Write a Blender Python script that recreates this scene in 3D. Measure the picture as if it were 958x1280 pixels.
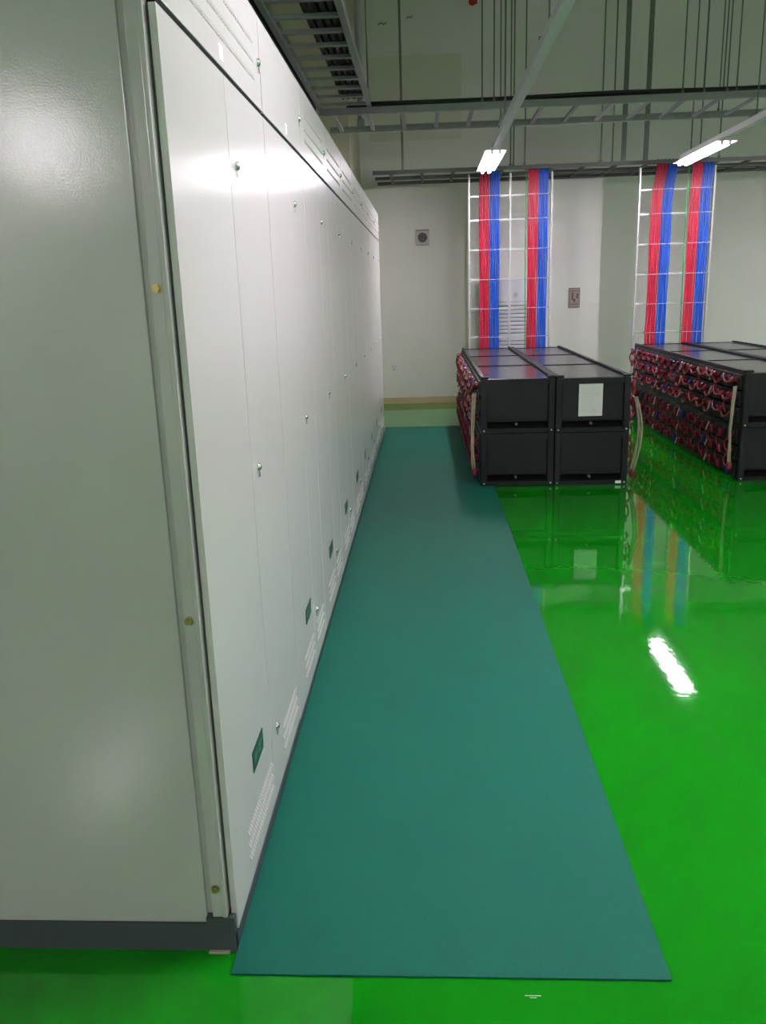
import bpy, bmesh, math, random
from mathutils import Vector, Matrix
random.seed(7)
for o in list(bpy.data.objects):
    bpy.data.objects.remove(o, do_unlink=True)
SC = bpy.context.scene
COL = SC.collection

# ---------------------------------------------------------------- camera
F_PX, YAW, PITCH, ROLL = 1032.9, 0.0570, 0.2593, -0.0318
cam_data = bpy.data.cameras.new('camera')
cam = bpy.data.objects.new('camera', cam_data)
COL.objects.link(cam)
fwd = Vector((-math.sin(YAW) * math.cos(PITCH), math.cos(YAW) * math.cos(PITCH), -math.sin(PITCH)))
rgt = Vector((math.cos(YAW), math.sin(YAW), 0))
upv = rgt.cross(fwd)
r2 = rgt * math.cos(ROLL) + upv * math.sin(ROLL)
u2 = -rgt * math.sin(ROLL) + upv * math.cos(ROLL)
rot = Matrix((r2, u2, -fwd)).transposed().to_4x4()
cam.matrix_world = Matrix.Translation((0.4706, 0, 1.5095)) @ rot
cam_data.sensor_fit = 'VERTICAL'
cam_data.sensor_height = 36.0
cam_data.lens = 36.0 * F_PX / 1280.0
cam_data.clip_start = 0.05
SC.camera = cam

# ---------------------------------------------------------------- world, exposure
world = bpy.data.worlds.new('world')
SC.world = world
world.use_nodes = True
world.node_tree.nodes['Background'].inputs[0].default_value = (0.6, 0.65, 0.6, 1)
world.node_tree.nodes['Background'].inputs[1].default_value = 0.02
SC.view_settings.view_transform = 'Standard'
SC.view_settings.look = 'None'
SC.view_settings.exposure = 1.15
SC.view_settings.gamma = 1.0
SC.view_settings.use_curve_mapping = False
TUBE_STRENGTH = 60.0          # emission of every fluorescent tube in the room

# ---------------------------------------------------------------- materials
def mat(name, col, rough=0.5, metal=0.0, var=0.06, scale=8.0, bump=0.0, bscale=60.0, spec=0.5, emit=None, coat=0.0, coat_rough=0.03):
    m = bpy.data.materials.new(name)
    m.use_nodes = True
    nt = m.node_tree
    b = nt.nodes['Principled BSDF']
    b.inputs['Roughness'].default_value = rough
    b.inputs['Metallic'].default_value = metal
    b.inputs['Specular IOR Level'].default_value = spec
    b.inputs['Coat Weight'].default_value = coat
    b.inputs['Coat Roughness'].default_value = coat_rough
    tc = nt.nodes.new('ShaderNodeTexCoord')
    n = nt.nodes.new('ShaderNodeTexNoise')
    n.inputs['Scale'].default_value = scale
    n.inputs['Detail'].default_value = 4
    nt.links.new(tc.outputs['Object'], n.inputs['Vector'])
    mx = nt.nodes.new('ShaderNodeMix')
    mx.data_type = 'RGBA'
    nt.links.new(n.outputs['Fac'], mx.inputs['Factor'])
    mx.inputs[6].default_value = tuple(c * (1 - var) for c in col) + (1,)
    mx.inputs[7].default_value = tuple(min(1, c * (1 + var)) for c in col) + (1,)
    nt.links.new(mx.outputs[2], b.inputs['Base Color'])
    if bump:
        n2 = nt.nodes.new('ShaderNodeTexNoise')
        n2.inputs['Scale'].default_value = bscale
        n2.inputs['Detail'].default_value = 2
        nt.links.new(tc.outputs['Object'], n2.inputs['Vector'])
        bp = nt.nodes.new('ShaderNodeBump')
        bp.inputs['Strength'].default_value = bump
        bp.inputs['Distance'].default_value = 0.01
        nt.links.new(n2.outputs['Fac'], bp.inputs['Height'])
        nt.links.new(bp.outputs['Normal'], b.inputs['Normal'])
        if coat:
            nt.links.new(bp.outputs['Normal'], b.inputs['Coat Normal'])
    if emit:
        b.inputs['Emission Color'].default_value = (1.0, 0.90, 0.98, 1)
        b.inputs['Emission Strength'].default_value = emit
    return m

M = {}
M['floor'] = mat('green_epoxy', (0.004, 0.225, 0.005), 0.035, var=0.10, scale=2.5, bump=0.018, bscale=26.0)
M['mat'] = mat('teal_rubber', (0.006, 0.125, 0.085), 0.55, var=0.2, scale=220, bump=0.25, bscale=500, spec=0.15)
M['wall'] = mat('white_plaster', (0.84, 0.84, 0.80), 0.75, var=0.03, scale=1.5, bump=0.03, bscale=25)
M['wall_patch'] = mat('filled_plaster', (0.74, 0.74, 0.64), 0.8, var=0.04, scale=2)
M['column'] = mat('olive_grey_plaster', (0.46, 0.46, 0.32), 0.75, var=0.04, scale=2)
M['ceiling'] = mat('ceiling_paint', (0.75, 0.75, 0.70), 0.85, var=0.04, scale=2)
M['base'] = mat('beige_tile', (0.62, 0.50, 0.30), 0.35, var=0.06, scale=6)
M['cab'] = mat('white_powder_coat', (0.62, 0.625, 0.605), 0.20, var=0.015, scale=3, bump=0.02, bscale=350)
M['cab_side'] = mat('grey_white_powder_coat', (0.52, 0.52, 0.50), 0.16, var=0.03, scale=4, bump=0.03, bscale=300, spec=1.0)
M['groove'] = mat('black_joint_shade', (0.004, 0.004, 0.004), 0.8, spec=0.1)  # near-black for rack joints and for shade painted into gaps
M['plinth'] = mat('dark_grey_plinth', (0.055, 0.065, 0.075), 0.5)
M['chrome'] = mat('chrome', (0.7, 0.7, 0.7), 0.2, 1.0)
M['brass'] = mat('brass_zinc', (0.50, 0.42, 0.18), 0.35, 0.9)
M['plate'] = mat('green_nameplate', (0.008, 0.075, 0.045), 0.35, var=0.25, scale=60)
M['plate_mark'] = mat('pale_green_print', (0.07, 0.18, 0.12), 0.4)
M['sticker'] = mat('white_sticker', (0.85, 0.85, 0.85), 0.5)
M['rack'] = mat('charcoal_steel', (0.0075, 0.0095, 0.012), 0.48, var=0.1, scale=10, spec=0.35)
M['rack_top'] = mat('charcoal_top_plate', (0.040, 0.040, 0.045), 0.22, var=0.1, scale=5, bump=0.04, bscale=6)  # paler than the rack steel, the wall's reflection put into the colour
M['cell'] = mat('black_battery_case', (0.010, 0.012, 0.013), 0.45)
M['red_boot'] = mat('red_rubber_boot', (0.24, 0.012, 0.032), 0.28, var=0.2, scale=30)
M['blue_boot'] = mat('dark_blue_rubber_boot', (0.035, 0.035, 0.22), 0.35, var=0.2, scale=30)
M['red'] = mat('red_cable_sheath', (0.47, 0.011, 0.045), 0.38, var=0.12, scale=20)
M['blue'] = mat('blue_cable_sheath', (0.008, 0.080, 0.48), 0.38, var=0.12, scale=20)
M['green'] = mat('green_yellow_earth_wire', (0.04, 0.30, 0.06), 0.4, var=0.5, scale=40)
M['tie'] = mat('white_nylon_tie', (0.8, 0.8, 0.8), 0.5)
M['beige'] = mat('beige_cable_sheath', (0.38, 0.35, 0.25), 0.5, var=0.1, scale=20)
M['galv'] = mat('galvanised_steel', (0.62, 0.63, 0.63), 0.38, 0.55, var=0.08, scale=14)
M['galv_dim'] = mat('dim_lit_galvanised_steel', (0.30, 0.31, 0.31), 0.5, 0.4, var=0.15, scale=14)  # galvanised steel darkened to stand for dim light under the ceiling
M['tray_dark'] = mat('dark_tray_steel', (0.10, 0.105, 0.10), 0.55, 0.3, var=0.15, scale=14)  # even dark grey for the lower tray
M['rod'] = mat('threaded_rod_steel', (0.19, 0.20, 0.19), 0.5, 0.4, var=0.15, scale=14)
M['black_cable'] = mat('black_cable_sheath', (0.012, 0.012, 0.013), 0.5)
M['white_paint'] = mat('white_painted_steel', (0.78, 0.78, 0.78), 0.4)
M['trunk'] = mat('grey_painted_trunking', (0.62, 0.64, 0.64), 0.45)
M['tube'] = mat('lit_fluorescent_tube', (0.9, 0.9, 0.9), 0.4, emit=TUBE_STRENGTH)
M['paper'] = mat('white_paper', (0.80, 0.80, 0.79), 0.7, var=0.04, scale=20)
M['print'] = mat('faint_grey_print', (0.66, 0.67, 0.66), 0.7)
M['ac'] = mat('pale_blue_white_enamel', (0.70, 0.73, 0.78), 0.3, var=0.02)
M['dark_plastic'] = mat('dark_grey_plastic', (0.10, 0.10, 0.10), 0.5)
M['grey_plastic'] = mat('light_grey_plastic', (0.55, 0.55, 0.53), 0.5)
M['sign_frame'] = mat('grey_brown_sign_frame', (0.20, 0.17, 0.15), 0.5)
M['sign_face'] = mat('mauve_grey_sign_face', (0.40, 0.33, 0.32), 0.4, var=0.35, scale=25)
M['sign_mark'] = mat('dark_mauve_sign_print', (0.17, 0.10, 0.11), 0.5)
M['red_paint'] = mat('red_enamel', (0.35, 0.015, 0.012), 0.35)
M['scuff'] = mat('pale_scuff', (0.45, 0.60, 0.42), 0.7)

# ---------------------------------------------------------------- mesh helpers
def bx(bm, x0, x1, y0, y1, z0, z1, bev=0.0):
    vs = [bm.verts.new((x, y, z)) for z in (z0, z1) for y in (y0, y1) for x in (x0, x1)]
    idx = [(0, 2, 3, 1), (4, 5, 7, 6), (0, 1, 5, 4), (2, 6, 7, 3), (0, 4, 6, 2), (1, 3, 7, 5)]
    fs = [bm.faces.new([vs[i] for i in f]) for f in idx]
    if bev:
        es = list({e for f in fs for e in f.edges})
        bmesh.ops.bevel(bm, geom=es, offset=bev, segments=2, affect='EDGES', profile=0.6)
    return vs

def tube(bm, pts, r, seg=8, caps=True):
    pts = [Vector(p) for p in pts]
    n = len(pts)
    rr = r if isinstance(r, (list, tuple)) else [r] * n
    rings = []
    ref = None
    for i in range(n):
        t = (pts[min(i + 1, n - 1)] - pts[max(i - 1, 0)]).normalized()
        if ref is None:
            ref = Vector((1, 0, 0)) if abs(t.x) < 0.8 else Vector((0, 0, 1))
        a = (ref - t * ref.dot(t)).normalized()
        b = t.cross(a)
        ref = a
        rings.append([bm.verts.new(pts[i] + (a * math.cos(2 * math.pi * k / seg) + b * math.sin(2 * math.pi * k / seg)) * rr[i]) for k in range(seg)])
    for i in range(n - 1):
        for k in range(seg):
            f = bm.faces.new((rings[i][k], rings[i][(k + 1) % seg], rings[i + 1][(k + 1) % seg], rings[i + 1][k]))
            f.smooth = True
    if caps:
        bm.faces.new(list(reversed(rings[0])))
        bm.faces.new(rings[-1])

def prism(bm, prof, axis, a, b):
    """closed 2-D profile extruded along axis ('x','y' or 'z') from a to b"""
    def P(u, v, w):
        return {'x': (w, u, v), 'y': (u, w, v), 'z': (u, v, w)}[axis]
    A = [bm.verts.new(P(u, v, a)) for u, v in prof]
    B = [bm.verts.new(P(u, v, b)) for u, v in prof]
    n = len(prof)
    for i in range(n):
        bm.faces.new((A[i], A[(i + 1) % n], B[(i + 1) % n], B[i]))
    bm.faces.new(list(reversed(A)))
    bm.faces.new(B)

def mesh_of(name, bm):
    bmesh.ops.recalc_face_normals(bm, faces=bm.faces[:])
    me = bpy.data.meshes.new(name)
    bm.to_mesh(me)
    bm.free()
    return me

def link(name, me, m=None, parent=None, loc=None):
    if m is not None and not me.materials:
        me.materials.append(M[m])
    o = bpy.data.objects.new(name, me)
    COL.objects.link(o)
    if parent is not None:
        o.parent = parent
    if loc is not None:
        o.location = loc
    return o

def obj(name, build, m, parent=None, loc=None):
    bm = bmesh.new()
    build(bm)
    return link(name, mesh_of(name, bm), m, parent, loc)

def box(name, m, parent, x0, x1, y0, y1, z0, z1, bev=0.0):
    return obj(name, lambda bm: bx(bm, x0, x1, y0, y1, z0, z1, bev), m, parent)

def tag(o, label, cat, group=None):
    o['label'] = label
    o['category'] = cat
    if group:
        o['group'] = group
    return o

def thing(name, label, cat, loc=(0, 0, 0), group=None):
    o = bpy.data.objects.new(name, None)
    o.empty_display_size = 0.1
    COL.objects.link(o)
    o.location = loc
    return tag(o, label, cat, group)

def struct(o):
    o['kind'] = 'structure'
    return o

# ---------------------------------------------------------------- the room
XL, XR, YF, YB, ZC = -3.2, 7.0, -5.5, 11.57, 6.0
YR = 12.2                     # back wall of the recess beyond the pier
floor = struct(box('floor', 'floor', None, XL - 0.2, XR + 0.2, YF - 0.2, YR + 0.2, -0.2, 0))
struct(box('ceiling', 'ceiling', None, XL - 0.2, XR + 0.2, YF - 0.2, YR + 0.2, ZC, ZC + 0.2))
wb = struct(box('wall_back', 'wall', None, XL - 0.2, 2.71, YB, YR + 0.2, 0, ZC))
struct(box('wall_recess', 'wall', None, 2.71, XR + 0.2, YR, YR + 0.2, 0, ZC))
struct(box('wall_left', 'wall', None, XL - 0.2, XL, YF, YB, 0, ZC))
struct(box('wall_right', 'wall', None, XR, XR + 0.2, YF, YR, 0, ZC))
struct(box('wall_front', 'wall', None, XL - 0.2, XR + 0.2, YF - 0.2, YF, 0, ZC))
struct(box('wall_pier', 'wall', None, 1.03, 2.71, 11.1, YB, 0, 2.80))
wcol = struct(box('wall_column', 'column', None, -1.2, -0.345, 10.0, YB, 0, ZC))
box('wall_infill', 'wall_patch', wb, -0.2, 0.98, YB - 0.012, YB, 3.4, 4.39, 0.004)
struct(box('baseboard_back', 'base', None, -0.345, 1.03, YB - 0.014, YB, 0, 0.09, 0.003))
struct(box('baseboard_pier', 'base', None, 1.03, 2.71, 11.1 - 0.014, 11.1, 0, 0.09, 0.003))
struct(box('baseboard_right', 'base', None, 2.71, XR, YR - 0.014, YR, 0, 0.09, 0.003))
def scuff(bm):
    for (x0, y0, x1, y1) in ((0.665, 1.500, 0.70, 1.502), (0.675, 1.495, 0.69, 1.4965)):
        bx(bm, x0, x1, y0, y1, 0.0, 0.0006)
obj('scuff_mark', scuff, 'scuff', floor)

# ---------------------------------------------------------------- rubber mat
tag(box('rubber_mat', 'mat', None, -0.003, 0.997, 1.546, 9.478, 0, 0.005, 0.0012),
    'long teal rubber floor mat laid along the white cabinets', 'mat')

# ---------------------------------------------------------------- switchgear cabinets
def louvre_mesh(length, n, key, cache={}):
    k = (round(length, 3), n)
    if k not in cache:
        bm = bmesh.new()
        p = length / n
        # one stamped row: a shallow hood with ribs
        for i in range(n):
            y0 = i * p + 0.12 * p
            y1 = (i + 1) * p - 0.12 * p
            a = [bm.verts.new(q) for q in ((0, y0, 0.007), (0, y1, 0.007), (0.005, y1, -0.004), (0.005, y0, -0.004), (0, y0, -0.006), (0, y1, -0.006))]
            bm.faces.new((a[0], a[3], a[2], a[1]))
            bm.faces.new((a[3], a[4], a[5], a[2]))
            bm.faces.new((a[0], a[4], a[3]))
            bm.faces.new((a[1], a[2], a[5]))
        cache[k] = mesh_of('louvre', bm)
        cache[k].materials.append(M['cab'])
    return cache[k]

bm = bmesh.new()
tube(bm, [(0, 0, 0), (0.007, 0, 0)], 0.011, 14)
tube(bm, [(0.007, 0, 0), (0.011, 0, 0)], [0.011, 0.006], 14)
bx(bm, 0.0, 0.006, -0.005, 0.005, -0.028, -0.012, 0.001)
LOCK = mesh_of('lock', bm); LOCK.materials.append(M['chrome'])

ordinal = ['first', 'second', 'third', 'fourth', 'fifth', 'sixth', 'seventh', 'eighth', 'ninth']
widths = [1.03] + [0.80] * 8
DEPTH = 0.95
y = 1.62
bounds = []
for i, w in enumerate(widths):
    y0, y1 = y, y + w
    y = y1
    bounds.append((y0, y1))
    if i == 0:
        lab = 'first white switchgear cabinet, its grey side panel with brass bolts showing'
    elif i == 8:
        lab = 'last white switchgear cabinet of the row, next to the back wall'
    else:
        lab = ordinal[i] + ' white switchgear cabinet, counted from the exposed grey side panel'
    c = thing('switchgear_cabinet', lab, 'cabinet', (0, y0, 0), 'white switchgear cabinets in one row')
    fx = -0.020
    ye = w - 0.002
    # carcass with folded front posts
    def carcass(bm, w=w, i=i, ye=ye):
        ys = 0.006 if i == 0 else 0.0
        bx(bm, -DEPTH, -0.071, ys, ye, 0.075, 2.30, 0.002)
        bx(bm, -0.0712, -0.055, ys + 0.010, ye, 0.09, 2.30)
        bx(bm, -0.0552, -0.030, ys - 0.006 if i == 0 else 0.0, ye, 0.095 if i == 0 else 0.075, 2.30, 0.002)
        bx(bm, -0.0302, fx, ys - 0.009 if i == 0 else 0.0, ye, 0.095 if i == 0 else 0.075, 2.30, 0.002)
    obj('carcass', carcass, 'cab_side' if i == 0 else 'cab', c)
    def plinth(bm, ye=ye, i=i):
        bx(bm, -DEPTH, -0.017, 0.0, ye, 0.0, 0.0745)
        bx(bm, -0.0172, -0.004, 0.0, ye, 0.0, 0.048 if i == 0 else 0.039)
        if i == 0:
            bx(bm, -0.071, -0.017, -0.004, 0.03, 0.0, 0.094)
            bx(bm, -0.0172, -0.004, -0.003, 0.014, 0.0, 0.094)
    obj('plinth', plinth, 'plinth', c)
    if i == 0:
        for z in (0.174, 0.846, 1.53, 2.2):
            def bolt(bm, z=z):
                tube(bm, [(-0.043, 0.001, z), (-0.043, -0.003, z)], 0.010, 14)
                tube(bm, [(-0.043, -0.003, z), (-0.043, -0.009, z)], 0.0075, 6)
            o = obj('bolt', bolt, 'brass', c)
        obj('leveling_shim', lambda bm: bx(bm, -0.07, -0.02, -0.012, 0.03, -0.001, 0.005, 0.002), 'beige', c)
    seam = 0.53 if i == 0 else 0.46
    dl = 0.004 + (0.012 if i == 0 else 0)
    zt = 2.024
    d1 = box('door', 'cab', c, -0.015, 0, dl, seam - 0.0022, 0.05 if i == 0 else 0.041, zt, 0.0015)
    d2 = box('door', 'cab', c, -0.015, 0, seam + 0.0022, w - 0.004, 0.05 if i == 0 else 0.041, zt, 0.0015)
    d3 = box('upper_door', 'cab', c, -0.015, 0, dl, w - 0.006, 2.037, 2.296, 0.0015)
    box('seam_shade', 'groove', c, -0.019, -0.003, seam - 0.0018, seam + 0.0018, 0.06, 2.02)  # black strips in the door gaps stand in for their shade
    box('seam_shade', 'groove', c, -0.019, -0.003, w - 0.0055, w - 0.0005, 2.04, 2.29)
    box('seam_shade', 'groove', c, -0.019, -0.004, dl + 0.01, w - 0.01, 2.0255, 2.0355)
    # locks
    for z in (1.83, 1.055, 0.26):
        link('lock', LOCK, None, d2, (0, seam + (0.075 if i else 0.09) - 0.02, z))
    link('lock', LOCK, None, d3, (0, w - 0.05, 2.158))
    # louvres at the foot of both doors
    la, lb = (0.17, 0.52) if i == 0 else (0.17, 0.44)
    ra, rb = (0.70, 1.0) if i == 0 else (0.52, 0.76)
    for k, z in enumerate((0.122, 0.158, 0.194)):
        L = lb - la - 0.02
        link('louvre', louvre_mesh(L, 22, 0), None, d1, (0, la, z))
        L = rb - ra - 0.02
        link('louvre', louvre_mesh(L, 18, 0), None, d2, (0, ra, z))
    # louvres of the upper door
    if i != 1:
        a, b = (0.20, 0.93) if i == 0 else (0.10, 0.70)
        for z in (2.105, 2.15, 2.20):
            lv = link('louvre', louvre_mesh(b - a, 34, 0), None, d3, (0, a, z))
            lv.scale = (0.45 if i == 0 else 0.8, 1, 1.2)
    # green nameplate on the wider door
    pc = 0.345 if i == 0 else 0.315
    pl = box('nameplate', 'plate', d1, 0, 0.0025, pc - 0.066, pc + 0.066, 0.302, 0.360, 0.0008)
    pl['label'] = 'small dark green plate with pale print'
    def prt(bm, pc=pc):
        bx(bm, 0.0024, 0.003, pc - 0.052, pc - 0.02, 0.316, 0.346)
        bx(bm, 0.0024, 0.003, pc + 0.0, pc + 0.05, 0.336, 0.344)
        bx(bm, 0.0024, 0.003, pc + 0.0, pc + 0.05, 0.318, 0.326)
    if i < 3:
        po = obj('nameplate_print', prt, 'plate_mark', c)
    if i < 2:
        box('sticker', 'sticker', d3, 0, 0.0012, seam - 0.03 if i == 0 else 0.42, seam + 0.005 if i == 0 else 0.45, 2.05, 2.085)
CAB_END = y

# ---------------------------------------------------------------- battery racks
# shared meshes of the terminal side
def capsule(bm, p0, p1, r, seg=8):
    p0, p1 = Vector(p0), Vector(p1)
    d = (p1 - p0).normalized()
    pts = [p0 - d * r * 0.9, p0 - d * r * 0.5, p0, p1, p1 + d * r * 0.5, p1 + d * r * 0.9]
    tube(bm, pts, [r * 0.35, r * 0.85, r, r, r * 0.85, r * 0.35], seg)

bm = bmesh.new(); bx(bm, -0.012, 0.10, -0.098, 0.098, -0.056, 0.056, 0.004)
bx(bm, -0.018, -0.012, -0.06, 0.06, -0.034, 0.034, 0.002)
CELL = mesh_of('battery_cell', bm); CELL.materials.append(M['cell'])
boots = {}
for key, m in (('red', 'red_boot'), ('blue', 'blue_boot')):
    bm = bmesh.new()
    capsule(bm, (-0.014, 0, 0), (-0.046, 0, 0), 0.014)
    capsule(bm, (-0.044, 0, 0.006), (-0.040, 0, -0.040), 0.017)
    boots[key + 'v'] = mesh_of('terminal_boot', bm); boots[key + 'v'].materials.append(M[m])
    bm = bmesh.new()
    capsule(bm, (-0.014, 0, 0), (-0.046, 0, 0), 0.014)
    capsule(bm, (-0.050, -0.02, 0.012), (-0.044, 0.045, -0.012), 0.018)
    boots[key + 'h'] = mesh_of('terminal_boot', bm); boots[key + 'h'].materials.append(M[m])
bm = bmesh.new()
tube(bm, [(-0.017, 0, 0), (-0.030, 0, 0)], [0.013, 0.011], 8)
BOLT = mesh_of('terminal_bolt', bm); BOLT.materials.append(M['galv'])
bm = bmesh.new()
pts = []
for k in range(9):
    t = k / 8
    pts.append((-0.05 - 0.018 * math.sin(math.pi * t), 0.21 * t, -0.035 * math.sin(math.pi * t)))
tube(bm, pts, 0.009, 6)
LINKC = mesh_of('link_cable', bm); LINKC.materials.append(M['red_boot'])
bm = bmesh.new()
pts = []
for k in range(9):
    t = k / 8
    pts.append((-0.052 - 0.014 * math.sin(math.pi * t), 0.03 * math.sin(math.pi * t), -0.120 * t))
tube(bm, pts, 0.008, 6)
LINKV = mesh_of('link_cable', bm); LINKV.materials.append(M['red_boot'])

bm = bmesh.new()
prism(bm, [(-0.035, 0.045), (-0.022, 0.052), (0.045, -0.028), (0.032, -0.038)], 'x', -0.062, -0.056)
BAR = mesh_of('link_bar', bm); BAR.materials.append(M['galv'])
RY0, RLEN, RH, BW = 6.40, 3.45, 0.842, 0.568
def battery_rack(x0, y0, z0, side, label, extras=None):
    """side -1: terminals face -X, +1: terminals face +X"""
    t = thing('battery_rack', label, 'battery rack', (x0, y0, z0), 'two-tier battery racks')
    W, L, H = BW, RLEN, RH
    g = 0.003
    n = 3
    ml = L / n
    # per module frame: corner posts and rails, three modules deep, two tiers
    ps = 0.045
    for q in range(n):
        a, b = q * ml + 0.002, (q + 1) * ml - 0.002
        for tier in range(2):
            zb = tier * 0.42
            zt = zb + 0.416
            def frame(bm, a=a, b=b, zb=zb, zt=zt, tier=tier):
                for xa in (g, W - g - ps):
                    for ya in (a, b - ps):
                        bx(bm, xa, xa + ps, ya, ya + ps, zb, zt, 0.003)
                for xa in (g, W - g - ps):
                    bx(bm, xa + 0.002, xa + ps - 0.002, a + ps, b - ps, zt - 0.035, zt - 0.001)
                    bx(bm, xa + 0.002, xa + ps - 0.002, a + ps, b - ps, zb + 0.001, zb + 0.04)
                for ya in (a, b - ps):
                    bx(bm, g + ps, W - g - ps, ya + 0.004, ya + ps, zt - 0.045, zt - 0.001)
                    bx(bm, g + ps, W - g - ps, ya + 0.004, ya + ps, zb + 0.001, zb + 0.035)
            obj('frame', frame, 'rack', t)
            # the end panel, set back between the posts, with the open slot below it
            if q == 0:
                box('end_panel', 'rack', t, g + ps + 0.004, W - g - ps - 0.004, a + 0.018, a + 0.026, zb + 0.085, zt - 0.045, 0.002)
                def lip(bm, a=a, zb=zb):
                    bx(bm, g + ps + 0.03, W - g - ps - 0.01, a + 0.008, a + 0.02, zb + 0.088, zb + 0.10)
                obj('panel_lip', lip, 'rack', t)
                box('slot_shade', 'groove', t, g + ps, W - g - ps, a + 0.05, a + 0.056, zb + 0.03, zb + 0.1)  # black sheet painting the shade inside the open slot
                def bolt(bm, a=a, zb=zb):
                    xx = W / 2 - 0.01
                    tube(bm, [(xx, a + 0.05, zb + 0.068), (xx, a + 0.0, zb + 0.068)], 0.010, 8)
                obj('bolt', bolt, 'rod', t)
                def corner_bolts(bm, a=a, zb=zb):
                    for xx in (0.024, W - 0.024):
                        tube(bm, [(xx, a + 0.002, zb + 0.02), (xx, a - 0.006, zb + 0.02)], 0.007, 6)
                obj('corner_bolt', corner_bolts, 'galv', t)
            else:
                box('side_liner', 'groove', t, 0.13, W - 0.13, a + 0.05, b - 0.05, zb + 0.05, zt - 0.04)
        # top plate of the module
        box('top_plate', 'rack_top', t, 0.036, W - 0.036, a + 0.042, b - 0.012, H - 0.018, H - 0.006, 0.003)
        box('seam_strip', 'groove', t, 0.036, W - 0.036, b - 0.012, b + 0.006 if q < n - 1 else b, H - 0.018, H - 0.001)
    def top_edges(bm):
        for xa in (0.003, W - 0.033):
            bx(bm, xa, xa + 0.03, 0.0, L, H - 0.002, H + 0.012, 0.003)
        bx(bm, 0.003, 0.06, -0.004, 0.05, H - 0.002, H + 0.016, 0.003)
        bx(bm, W - 0.06, W - 0.003, -0.004, 0.05, H - 0.002, H + 0.016, 0.003)
    obj('top_edge', top_edges, 'rack', t)
    box('end_panel', 'rack', t, 0.05, W - 0.05, L - 0.03, L - 0.022, 0.03, H - 0.03)
    # battery cells seen end-on along the terminal side
    rows, cols = 3, 16
    pitch = (L - 0.12) / cols
    for tier in range(2):
        for r in range(rows):
            z = tier * 0.425 + 0.08 + r * 0.128
            for k in range(cols):
                yy = 0.06 + (k + 0.5) * pitch
                o = link('battery_cell', CELL, None, t, (0.002, yy, z))
                if side > 0:
                    o.location.x = W - 0.002
                    o.rotation_euler.z = math.pi
                kind = 'blue' if (k * 3 + r * 5 + tier) % 7 == 0 else 'red'
                s = -1 if side < 0 else 1
                b1 = link('terminal_boot', boots[kind + ('h' if tier else 'v')], None, o, (0, -0.035, 0.012))
                b1.rotation_euler = (random.uniform(-0.35, 0.35), 0, random.uniform(-0.2, 0.2))
                if tier and (k + r) % 3:
                    b2 = link('terminal_boot', boots[('blue' if (k + r) % 5 == 3 else 'red') + 'v'], None, o, (0, 0.06, 0.022))
                    b2.rotation_euler = (random.uniform(-0.4, 0.4), 0, random.uniform(-0.2, 0.2))
                link('terminal_bolt', BOLT, None, o, (0, 0.012, 0.012 if tier else -0.02))
                if tier and r and (k + r) % 2:
                    link('link_cable', LINKV, None, o, (0, 0.06, 0.0))
                if k % 4 == 2:
                    link('link_bar', BAR, None, o, (0, 0.02, 0.0))
                if tier and k < cols - 1:
                    lc = link('link_cable', LINKC, None, o, (0, -0.035 if side < 0 else -0.17, 0.01))
                    lc.rotation_euler.x = random.uniform(-0.25, 0.25)
                elif not tier and r > 0:
                    link('link_cable', LINKV, None, o, (0, -0.035, -0.005))
    if extras:
        extras(t)
    return t

def paper(t):
    p = box('paper_notice', 'paper', None, 1.637, 1.818, RY0 + 0.0145, RY0 + 0.0175, 0.542, 0.795)
    tag(p, 'white paper notice taped to the end panel of a battery rack', 'notice')
    def lines(bm):
        z = 0.775
        while z > 0.57:
            bx(bm, 1.655, 1.655 + random.uniform(0.09, 0.145), RY0 + 0.0138, RY0 + 0.0146, z, z + 0.0035)
            z -= 0.0135
    obj('printed_lines', lines, 'print', p)
    s = box('label_sticker', 'paper', t, 0.475, 0.52, -0.0015, 0.001, 0.01, 0.032)

battery_rack(0.888, RY0, 0.005, -1, 'charcoal battery rack on the teal mat edge, red terminals facing the white cabinets')
battery_rack(0.888 + BW + 0.004, RY0, 0.0, 1, 'charcoal battery rack with a white paper notice on its end panel', paper)
R2X = 2.885
battery_rack(R2X, RY0 + 0.03, 0.0, -1, 'charcoal battery rack with rows of red terminals above the bare green aisle')
battery_rack(R2X + BW + 0.004, RY0 + 0.03, 0.0, 1, 'charcoal battery rack farthest from the teal mat')

# beige leads hanging at the rack corners
def lead(x, yy, z0, z1, sgn, label, bulge=0.02):
    t = thing('lead_bundle', label, 'cable', (x, yy, 0), 'beige leads hanging at the rack corners')
    for j in range(4):
        def cable(bm, j=j):
            pts = []
            for k in range(13):
                f = k / 12
                z = z0 + (z1 - z0) * f
                b = math.sin(math.pi * f)
                pts.append((sgn * (0.012 + bulge * b + 0.006 * j) + 0.006 * math.sin(5 * f + j * 2), -0.012 * j * (0.3 + b) + 0.03, z))
            tube(bm, pts, 0.0065, 7)
        obj('lead', cable, 'beige', t)
    def shoe(bm):
        capsule(bm, (sgn * 0.02, 0.03, z1 + 0.0), (sgn * 0.02, 0.03, z1 - 0.035), 0.02)
    obj('cable_shoe', shoe, 'red_boot', t)
lead(0.86, RY0 + 0.0, 0.74, 0.14, -1, 'beige leads hanging beside the red terminals near the white cabinets')
lead(2.05, RY0 + 0.0, 0.68, 0.10, 1, 'beige leads bulging into the aisle beside the rack with a paper notice', 0.035)
lead(R2X - 0.045, RY0 + 0.02, 0.74, 0.14, -1, 'thick beige leads hanging at the corner of the rack with exposed red terminals')

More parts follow.
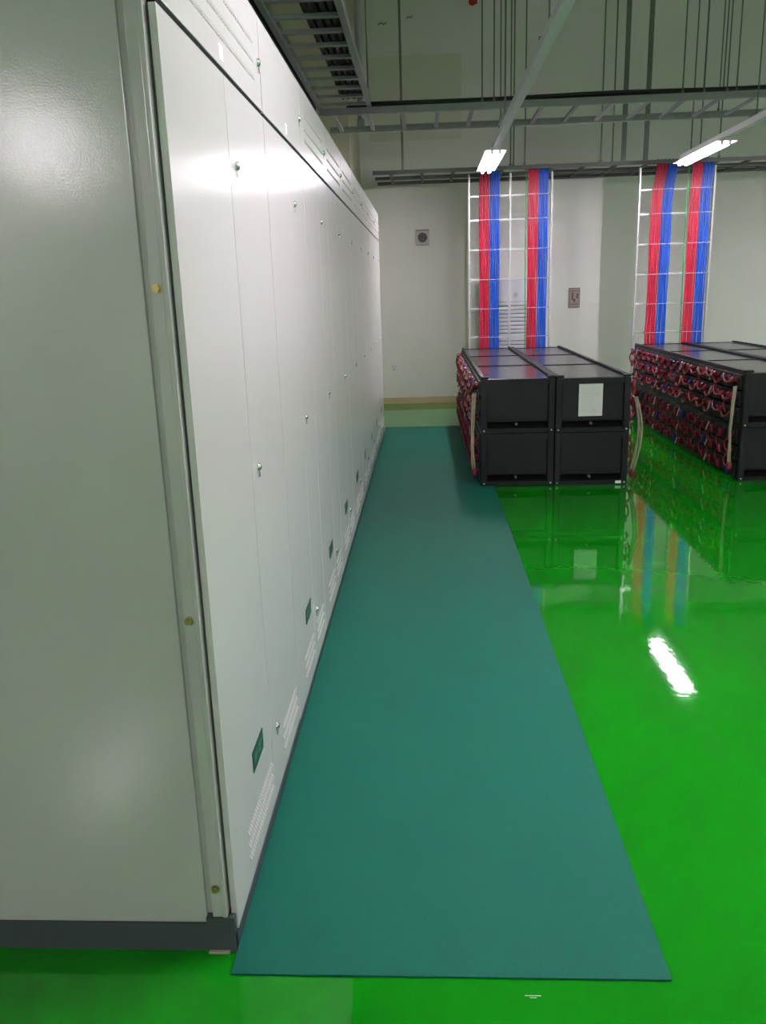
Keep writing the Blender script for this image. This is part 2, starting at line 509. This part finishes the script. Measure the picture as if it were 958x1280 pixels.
# ---------------------------------------------------------------- vertical cable ladders and their cables
LY = 10.2
RUNGS = [0.29, 0.62, 0.955, 1.285, 1.62, 1.955, 2.287, 2.55]
def ladder(xs, label):
    t = thing('cable_ladder', label, 'cable ladder', (xs[0], LY, 0), 'vertical cable ladders')
    for x in xs:
        def rail(bm, x=x):
            u = x - xs[0]
            # C profile open towards the middle
            bx(bm, u - 0.009, u + 0.009, -0.006, 0.05, 0.0, 2.79, 0.002)
        obj('side_rail', rail, 'galv', t)
    W = xs[-1] - xs[0]
    for z in RUNGS:
        def rung(bm, z=z):
            bx(bm, 0.008, W - 0.008, 0.008, 0.034, z - 0.011, z + 0.011, 0.002)
        obj('rung', rung, 'galv', t)
ladder((1.0, 1.475, 1.95), 'galvanised wall cable ladder behind the rack with the paper notice')
ladder((2.945, 3.78), 'galvanised wall cable ladder behind the rack with exposed red terminals')

def cable_bundle(x0, x1, m, dx, label, n=6):
    name = {'red': 'red_cable_bundle', 'blue': 'blue_cable_bundle'}[m]
    t = thing(name, label, 'cable bundle', ((x0 + x1) / 2, LY, 0), 'red and blue cable runs on the ladders')
    w = x1 - x0
    p = w / n
    for j in range(n):
        def cab(bm, j=j):
            x = -w / 2 + (j + 0.5) * p
            yo = -0.030 - (0.006 if j % 2 else 0)
            pts = [(x, yo, 0.12)]
            for k in range(1, 9):
                z = 0.12 + k * 0.285
                pts.append((x + 0.003 * math.sin(z * 5 + j), yo + 0.003 * math.sin(z * 4 + j * 2), z))
            lift = 0.012 * (j % 2)
            pts.append((x + dx * 0.2, yo, 2.54))
            pts.append((x + dx * 0.5, yo, 2.66))
            pts.append((x + dx * 0.9, yo, 2.76))
            for k in range(1, 7):
                a = k / 6 * math.pi / 2
                pts.append((x + dx * (0.9 + 0.1 * math.sin(a)), yo + 0.10 * (1 - math.cos(a)), 2.76 + 0.10 * math.sin(a) + lift))
            pts.append((x + dx, yo + 0.25, 2.862 + lift))
            pts.append((x + dx, yo + 0.36, 2.862 + lift))
            tube(bm, pts, p * 0.52, 8)
        obj('cable', cab, m, t)
    for z in RUNGS[1:]:
        def tie(bm, z=z):
            for j in range(n):
                x = -w / 2 + (j + 0.5) * p
                bx(bm, x - p * 0.38, x + p * 0.38, -0.0495, -0.046, z - 0.003, z + 0.003)
        obj('cable_tie', tie, 'tie', t)
D1, D2 = 'behind the rack with the paper notice', 'behind the rack with exposed red terminals'
cable_bundle(1.115, 1.232, 'red', 0.0, 'red cable run nearest the white cabinets')
cable_bundle(1.236, 1.350, 'blue', 0.0, 'blue cable run nearest the white cabinets')
cable_bundle(1.675, 1.790, 'red', 0.0, 'red cable run beside a green wire, behind the rack with the paper notice')
cable_bundle(1.794, 1.905, 'blue', 0.0, 'blue cable run next to the ladder rail nearest the wall sign')
cable_bundle(3.072, 3.190, 'red', 0.05, 'red cable run leaning at its top behind the rack with exposed terminals')
cable_bundle(3.194, 3.308, 'blue', 0.05, 'blue cable run leaning at its top behind the rack with exposed terminals')
cable_bundle(3.500, 3.615, 'red', 0.02, 'upright red cable run beside a green wire, behind the rack with exposed terminals')
cable_bundle(3.619, 3.735, 'blue', 0.02, 'upright blue cable run farthest from the teal mat')
for x, lb in ((1.656, D1), (3.480, D2)):
    def wire(bm, x=x):
        pts = [(x + 0.006 * math.sin(z * 2.3), LY - 0.024, z) for z in [0.12 + k * 0.18 for k in range(16)]]
        tube(bm, pts, 0.0065, 7)
    tag(obj('earth_wire', wire, 'green'), 'thin green earth wire beside a red cable run ' + lb, 'wire')

# ---------------------------------------------------------------- horizontal cable trays
def tray(name, label, x0, x1, rails, z, hrail, rung_step, m='galv_dim', rung_w=0.035, start=0.2, avoid=()):
    t = thing(name, label, 'cable tray', (x0, rails[0], z))
    for yy in rails:
        def rl(bm, yy=yy):
            v = yy - rails[0]
            bx(bm, 0, x1 - x0, v - 0.012, v + 0.012, 0, hrail, 0.002)
            bx(bm, 0, x1 - x0, v - 0.018, v + 0.018, -0.004, 0.006)
            bx(bm, 0, x1 - x0, v - 0.018, v + 0.018, hrail - 0.006, hrail + 0.004)
        obj('side_rail', rl, m, t)
    x = start
    while x < x1 - x0 - 0.05:
        for ca, cb in avoid:
            if ca - 0.03 < x + x0 < cb + 0.03:
                x = cb + 0.035 - x0
        def rg(bm):
            bx(bm, -rung_w / 2, rung_w / 2, 0.013, rails[-1] - rails[0] - 0.013, 0.006, 0.028, 0.002)
        if 'RG' not in t:
            me_o = obj('rung', rg, m, t, (x, 0, 0)); t['RG'] = 1; shared = me_o.data
        else:
            link('rung', shared, None, t, (x, 0, 0))
        x += rung_step
    del t['RG']
    return t
UZ = 3.05
tray('cable_tray', 'upper galvanised cable tray crossing the room above the lamps', -0.44, 6.9, (8.0, 8.85), UZ, 0.05, 0.31, start=0.12)
tray('cable_tray', 'lower galvanised cable tray carrying the red and blue cables', -0.10, 6.9, (10.06, 10.58, 11.05), 2.81, 0.032, 0.36, m='tray_dark', avoid=((1.115, 1.35), (1.65, 1.905), (3.072, 3.375), (3.47, 3.76)))
bt = thing('black_cable_run', 'black cables lying along the upper cable tray', 'cable run', (0, 0, 0))
for j, (yy, r, dz) in enumerate(((8.046, 0.024, 0.03), (8.096, 0.022, 0.03), (8.07, 0.020, 0.072))):
    def bc(bm, j=j, yy=yy, r=r, dz=dz):
        pts = [(-0.2 + k * 0.35, yy + 0.006 * math.sin(k * 1.3 + j), UZ + dz + r + 0.004 * math.sin(k * 0.9 + j)) for k in range(20)]
        tube(bm, pts, r, 8)
    obj('cable', bc, 'black_cable', bt)
bt = thing('black_cable_run', 'black cables lying along the lower cable tray', 'cable run', (0, 0, 0))
for j, (yy, r) in enumerate(((10.86, 0.022), (10.92, 0.022), (10.97, 0.018))):
    def bc(bm, j=j, yy=yy, r=r):
        pts = [(1.9 + k * 0.35, yy + 0.006 * math.sin(k * 1.3 + j), 2.842 + r) for k in range(14)]
        tube(bm, pts, r, 8)
    obj('cable', bc, 'black_cable', bt)

# tray above the cabinets, running along the row
yt0, yt1 = 3.6, 7.98
t = thing('overhead_cable_tray', 'galvanised cable tray with black cables above the white cabinets', 'cable tray', (-0.43, yt0, 3.1))
for u in (0, 0.44):
    obj('side_rail', lambda bm, u=u: (bx(bm, u - 0.012, u + 0.012, 0, yt1 - yt0, 0, 0.08, 0.002), bx(bm, u - 0.02, u + 0.02, 0, yt1 - yt0, -0.004, 0.005)), 'galv_dim', t)
bm = bmesh.new(); bx(bm, 0.013, 0.427, -0.02, 0.02, 0.006, 0.03, 0.002)
RGM = mesh_of('rung', bm); RGM.materials.append(M['galv_dim'])
yy = 0.1
while yy < yt1 - yt0:
    link('rung', RGM, None, t, (0, yy, 0)); yy += 0.30
bt = thing('black_cable_run', 'thick black cables lying on the tray above the white cabinets', 'cable run', (-0.43, yt0, 3.13))
for j in range(7):
    def bc(bm, j=j):
        x = 0.225 + (j % 4) * 0.05 + (0.025 if j > 3 else 0)
        z = 0.026 + (0.045 if j > 3 else 0)
        pts = [(x + 0.005 * math.sin(k + j), k * 0.42, z) for k in range(11)]
        tube(bm, pts, 0.024, 8)
    obj('cable', bc, 'black_cable', bt)
# dark trough beside it
def trough(bm):
    prism(bm, [(-0.62, 3.06), (-0.47, 3.06), (-0.47, 3.19), (-0.475, 3.19), (-0.475, 3.065), (-0.615, 3.065), (-0.615, 3.19), (-0.62, 3.19)], 'y', 2.2, 8.0)
tag(obj('cable_trough', trough, 'black_cable'), 'black cable trough running above the white cabinets', 'cable trough')

# ---------------------------------------------------------------- hanger rods and struts
GR = 'steel rods hanging down to the cable trays'
def rod(x, yy, z, label, r=0.0065):
    def b(bm):
        tube(bm, [(x, yy, z), (x, yy, ZC)], r, 8)
        tube(bm, [(x, yy, z + 0.005), (x, yy, z + 0.022)], r * 2.0, 6)
    tag(obj('hanger_rod', b, 'rod'), label, 'rod', GR)
for x, yy in ((0.0, 8.0), (1.004, 8.0), (1.108, 8.0), (1.24, 8.85), (1.204, 8.0), (2.74, 8.0), (2.923, 8.0), (3.33, 8.85), (3.118, 8.0), (3.199, 8.0)):
    rod(x, yy, UZ + 0.054, 'thin steel rod hanging down to the upper cable tray')
for x in (1.459, 1.494, 1.62, 2.463, 2.59, 3.45, 3.55, 3.76):
    rod(x, 10.06, 2.81 + 0.036, 'thin steel rod hanging down past the upper tray to the lower tray', 0.008)
def strut(x, yy, z, w, label):
    def b(bm):
        prism(bm, [(x - w / 2, yy - w / 2), (x + w / 2, yy - w / 2), (x + w / 2, yy + w / 2), (x + w * 0.28, yy + w / 2), (x + w * 0.28, yy + w * 0.3),
                   (x + w * 0.4, yy + w * 0.3), (x + w * 0.4, yy - w * 0.4), (x - w * 0.4, yy - w * 0.4), (x - w * 0.4, yy + w * 0.3), (x - w * 0.28, yy + w * 0.3),
                   (x - w * 0.28, yy + w / 2), (x - w / 2, yy + w / 2)], 'z', z, ZC)
    tag(obj('strut_channel', b, 'rod'), label, 'strut', 'steel strut channels holding the lower tray')
strut(0.245, 10.06, 2.848, 0.026, 'slim steel strut channel down to the bare end of the lower tray')
strut(2.712, 10.06, 2.848, 0.045, 'steel strut channel with two thin rods close beside it')
strut(2.957, 10.06, 2.848, 0.045, 'steel strut channel above the rail of the leaning red cables')

# conduit beside the column
def conduit(bm):
    tube(bm, [(-0.16, 9.3, 3.25), (-0.16, 9.3, ZC)], 0.032, 12)
    bx(bm, -0.20, -0.12, 9.26, 9.34, 3.17, 3.25, 0.005)
tag(obj('conduit_pipe', conduit, 'galv_dim'), 'vertical grey conduit pipe above the corner of the upper tray', 'pipe')

# ---------------------------------------------------------------- lamps and trunking
LZ = 2.70
def lamp(x, yc, label, group='fluorescent batten lamps', L=1.30):
    t = thing('batten_lamp', label, 'lamp', (x, yc, LZ), group)
    h = L / 2
    def refl(bm):
        # folded trough, open below
        prof = [(-0.095, 0.036), (-0.045, 0.062), (0.045, 0.062), (0.095, 0.036), (0.098, 0.038), (0.048, 0.066), (-0.048, 0.066), (-0.098, 0.038)]
        prism(bm, prof, 'y', -h - 0.03, h + 0.03)
        for s in (-1, 1):
            yy = s * (h + 0.03)
            pr = [(-0.095, 0.036), (-0.045, 0.062), (0.045, 0.062), (0.095, 0.036)]
            prism(bm, pr, 'y', yy - 0.0015, yy + 0.0015)
    obj('reflector', refl, 'white_paint', t)
    for s in (-1, 1):
        def tb(bm, s=s):
            tube(bm, [(s * 0.035, -h + 0.02, 0.022), (s * 0.035, h - 0.02, 0.022)], 0.014, 10)
        obj('tube', tb, 'tube', t)
        def cap(bm, s=s):
            for e in (-1, 1):
                bx(bm, s * 0.035 - 0.012, s * 0.035 + 0.012, min(e * (h - 0.02), e * (h + 0.02)), max(e * (h - 0.02), e * (h + 0.02)), 0.008, 0.061, 0.002)
        obj('lamp_holder', cap, 'white_paint', t)
    return t
def trunking(x, ya, yb, label):
    def b(bm):
        z = LZ + 0.068
        prism(bm, [(x - 0.03, z), (x + 0.03, z), (x + 0.03, z + 0.05), (x + 0.022, z + 0.05), (x + 0.022, z + 0.008), (x - 0.022, z + 0.008), (x - 0.022, z + 0.05), (x - 0.03, z + 0.05)], 'y', ya, yb)
    tag(obj('light_trunking', b, 'trunk'), label, 'trunking', 'lighting trunking')
trunking(1.15, -4.5, 9.55, 'grey lighting trunking above the battery rack beside the teal mat')
trunking(3.22, -4.5, 9.55, 'grey lighting trunking above the rack with exposed red terminals')
lamp(1.145, 8.88, 'lit fluorescent lamp above the battery rack beside the teal mat')
lamp(3.215, 8.88, 'lit fluorescent lamp in front of the leaning red cables')
for x in (1.15, 3.22):
    for yc in (2.6, -3.0):
        lamp(x, yc, 'lit fluorescent lamp over the open green floor in front of the racks')
lamp(-2.5, -3.6, 'lit fluorescent lamp over the aisle behind the white cabinets')
lamp(5.3, 2.6, 'unseen lamp added to light the right side, farthest from the teal mat', )  # out-of-view lamp row, added to light the right-hand wall
lamp(5.3, 8.88, 'unseen lamp added at the end of the row farthest from the teal mat')
trunking(5.3, -4.5, 9.55, 'unseen grey trunking added for the lamps farthest from the teal mat')
trunking(-2.5, -4.5, 0.0, 'grey lighting trunking behind the white cabinets')
for x in (1.15, 3.22, 5.3):
    for yy in (0.5, 5.05, 7.6):
        def b(bm, x=x, yy=yy):
            tube(bm, [(x + 0.02, yy, LZ + 0.09), (x + 0.02, yy, ZC)], 0.006, 8)
            bx(bm, x - 0.036, x + 0.036, yy - 0.02, yy + 0.02, LZ + 0.119, LZ + 0.128, 0.001)
        tag(obj('trunking_hanger', b, 'rod'), 'thin rod with a clip holding the lighting trunking ' + {1.15: 'nearest the white cabinets', 3.22: 'above the exposed red terminals', 5.3: 'added out of view, farthest from the teal mat'}[x], 'rod', 'rods holding the lighting trunking')
for yy in (-4.0, -0.5):
    def b(bm, yy=yy):
        tube(bm, [(-2.5, yy, LZ + 0.08), (-2.5, yy, ZC)], 0.006, 8)
    tag(obj('trunking_hanger', b, 'rod'), 'thin rod holding the lighting trunking behind the white cabinets', 'rod', 'rods holding the lighting trunking')

# ---------------------------------------------------------------- air conditioner behind the ladder
ac = thing('air_conditioner', 'white floor-standing air conditioner with a slatted grille behind the cable ladder', 'air conditioner', (1.24, 10.68, 0))
box('body', 'ac', ac, 0, 0.56, 0.02, 0.38, 0.0, 1.63, 0.012)
box('grille_frame', 'dark_plastic', ac, 0.03, 0.53, 0.012, 0.0205, 0.22, 1.35)
bm = bmesh.new()
prism(bm, [(0.0, 0.0), (-0.014, -0.012), (-0.014, -0.038), (0.0, -0.040)], 'x', 0.03, 0.53)
SL = mesh_of('slat', bm); SL.materials.append(M['ac'])
z = 1.345
while z > 0.27:
    link('slat', SL, None, ac, (0, 0.012, z)); z -= 0.0475
def badge(bm):
    tube(bm, [(0.36, 0.021, 1.43), (0.36, 0.014, 1.43)], 0.028, 16)
obj('badge', badge, 'grey_plastic', ac)

# ---------------------------------------------------------------- things on the walls
ft = thing('wall_speaker', 'square grey wall speaker with a round dark grille', 'speaker', (0.453, YB, 2.2))
def spk(bm): bx(bm, -0.088, 0.088, -0.03, 0, -0.094, 0.094, 0.006)
obj('housing', spk, 'grey_plastic', ft)
obj('grille', lambda bm: (tube(bm, [(0, -0.03, 0), (0, -0.036, 0)], [0.062, 0.056], 28), tube(bm, [(0, -0.036, 0), (0, -0.040, 0)], [0.026, 0.018], 20)), 'dark_plastic', ft)
obj('top_trim', lambda bm: bx(bm, -0.088, 0.088, -0.034, -0.0, 0.088, 0.098, 0.002), 'dark_plastic', ft)
ol = thing('wall_socket', 'white double wall socket low on the back wall', 'socket', (0.03, YB, 0.5))
obj('plate', lambda bm: bx(bm, -0.043, 0.043, -0.009, 0, -0.043, 0.043, 0.003), 'white_paint', ol)
def holes(bm):
    for dx, dz in ((-0.018, 0.016), (0.018, 0.016), (-0.012, -0.016), (0.012, -0.016), (0, -0.026)):
        bx(bm, dx - 0.008, dx + 0.008, -0.0098, -0.0088, dz - 0.0025, dz + 0.0025)
obj('slots', holes, 'dark_plastic', ol)
sg = thing('wall_sign', 'small framed grey sign on the white wall pier', 'sign', (2.39, 11.1, 1.372))
def sf(bm):
    for a in ((-0.07, 0.07, 0.112, 0.122), (-0.07, 0.07, -0.122, -0.112), (-0.07, -0.060, -0.112, 0.112), (0.060, 0.07, -0.112, 0.112)):
        bx(bm, a[0], a[1], -0.016, 0, a[2], a[3], 0.001)
obj('frame', sf, 'sign_frame', sg)
obj('face', lambda bm: bx(bm, -0.06, 0.06, -0.01, 0, -0.112, 0.112), 'sign_face', sg)
def sm(bm):
    bx(bm, -0.05, 0.05, -0.011, -0.0098, 0.083, 0.092)
    bx(bm, -0.035, -0.012, -0.011, -0.0098, -0.03, 0.07)
    bx(bm, -0.012, 0.015, -0.011, -0.0098, -0.055, -0.01)
    bx(bm, 0.025, 0.05, -0.011, -0.0098, -0.01, 0.05)
    bx(bm, -0.05, 0.05, -0.011, -0.0098, -0.085, -0.076)
obj('print', sm, 'sign_mark', sg)
# red sounder high on the back wall
rs = thing('fire_sounder', 'small red fire sounder high on the back wall', 'alarm', (1.13, YB, 4.95))
obj('base', lambda bm: bx(bm, -0.05, 0.05, -0.03, 0, -0.02, 0.12, 0.006), 'red_paint', rs)
obj('horn', lambda bm: tube(bm, [(0, -0.03, 0.02), (-0.01, -0.07, 0.0), (-0.015, -0.10, -0.02)], [0.03, 0.034, 0.045], 16), 'red_paint', rs)
for x, z, w in ((-0.005, 4.763, 0.10), (0.337, 4.82, 0.07)):
    def crack(bm, x=x, z=z, w=w):
        tube(bm, [(x - w / 2, YB - 0.006, z - 0.012), (x - w / 6, YB - 0.01, z + 0.012), (x + w / 6, YB - 0.01, z - 0.008), (x + w / 2, YB - 0.006, z + 0.014)], 0.007, 6)
    tag(obj('wall_hook', crack, 'rod'), 'bent dark wire hook high on the back wall', 'hook', 'dark wire hooks high on the wall')
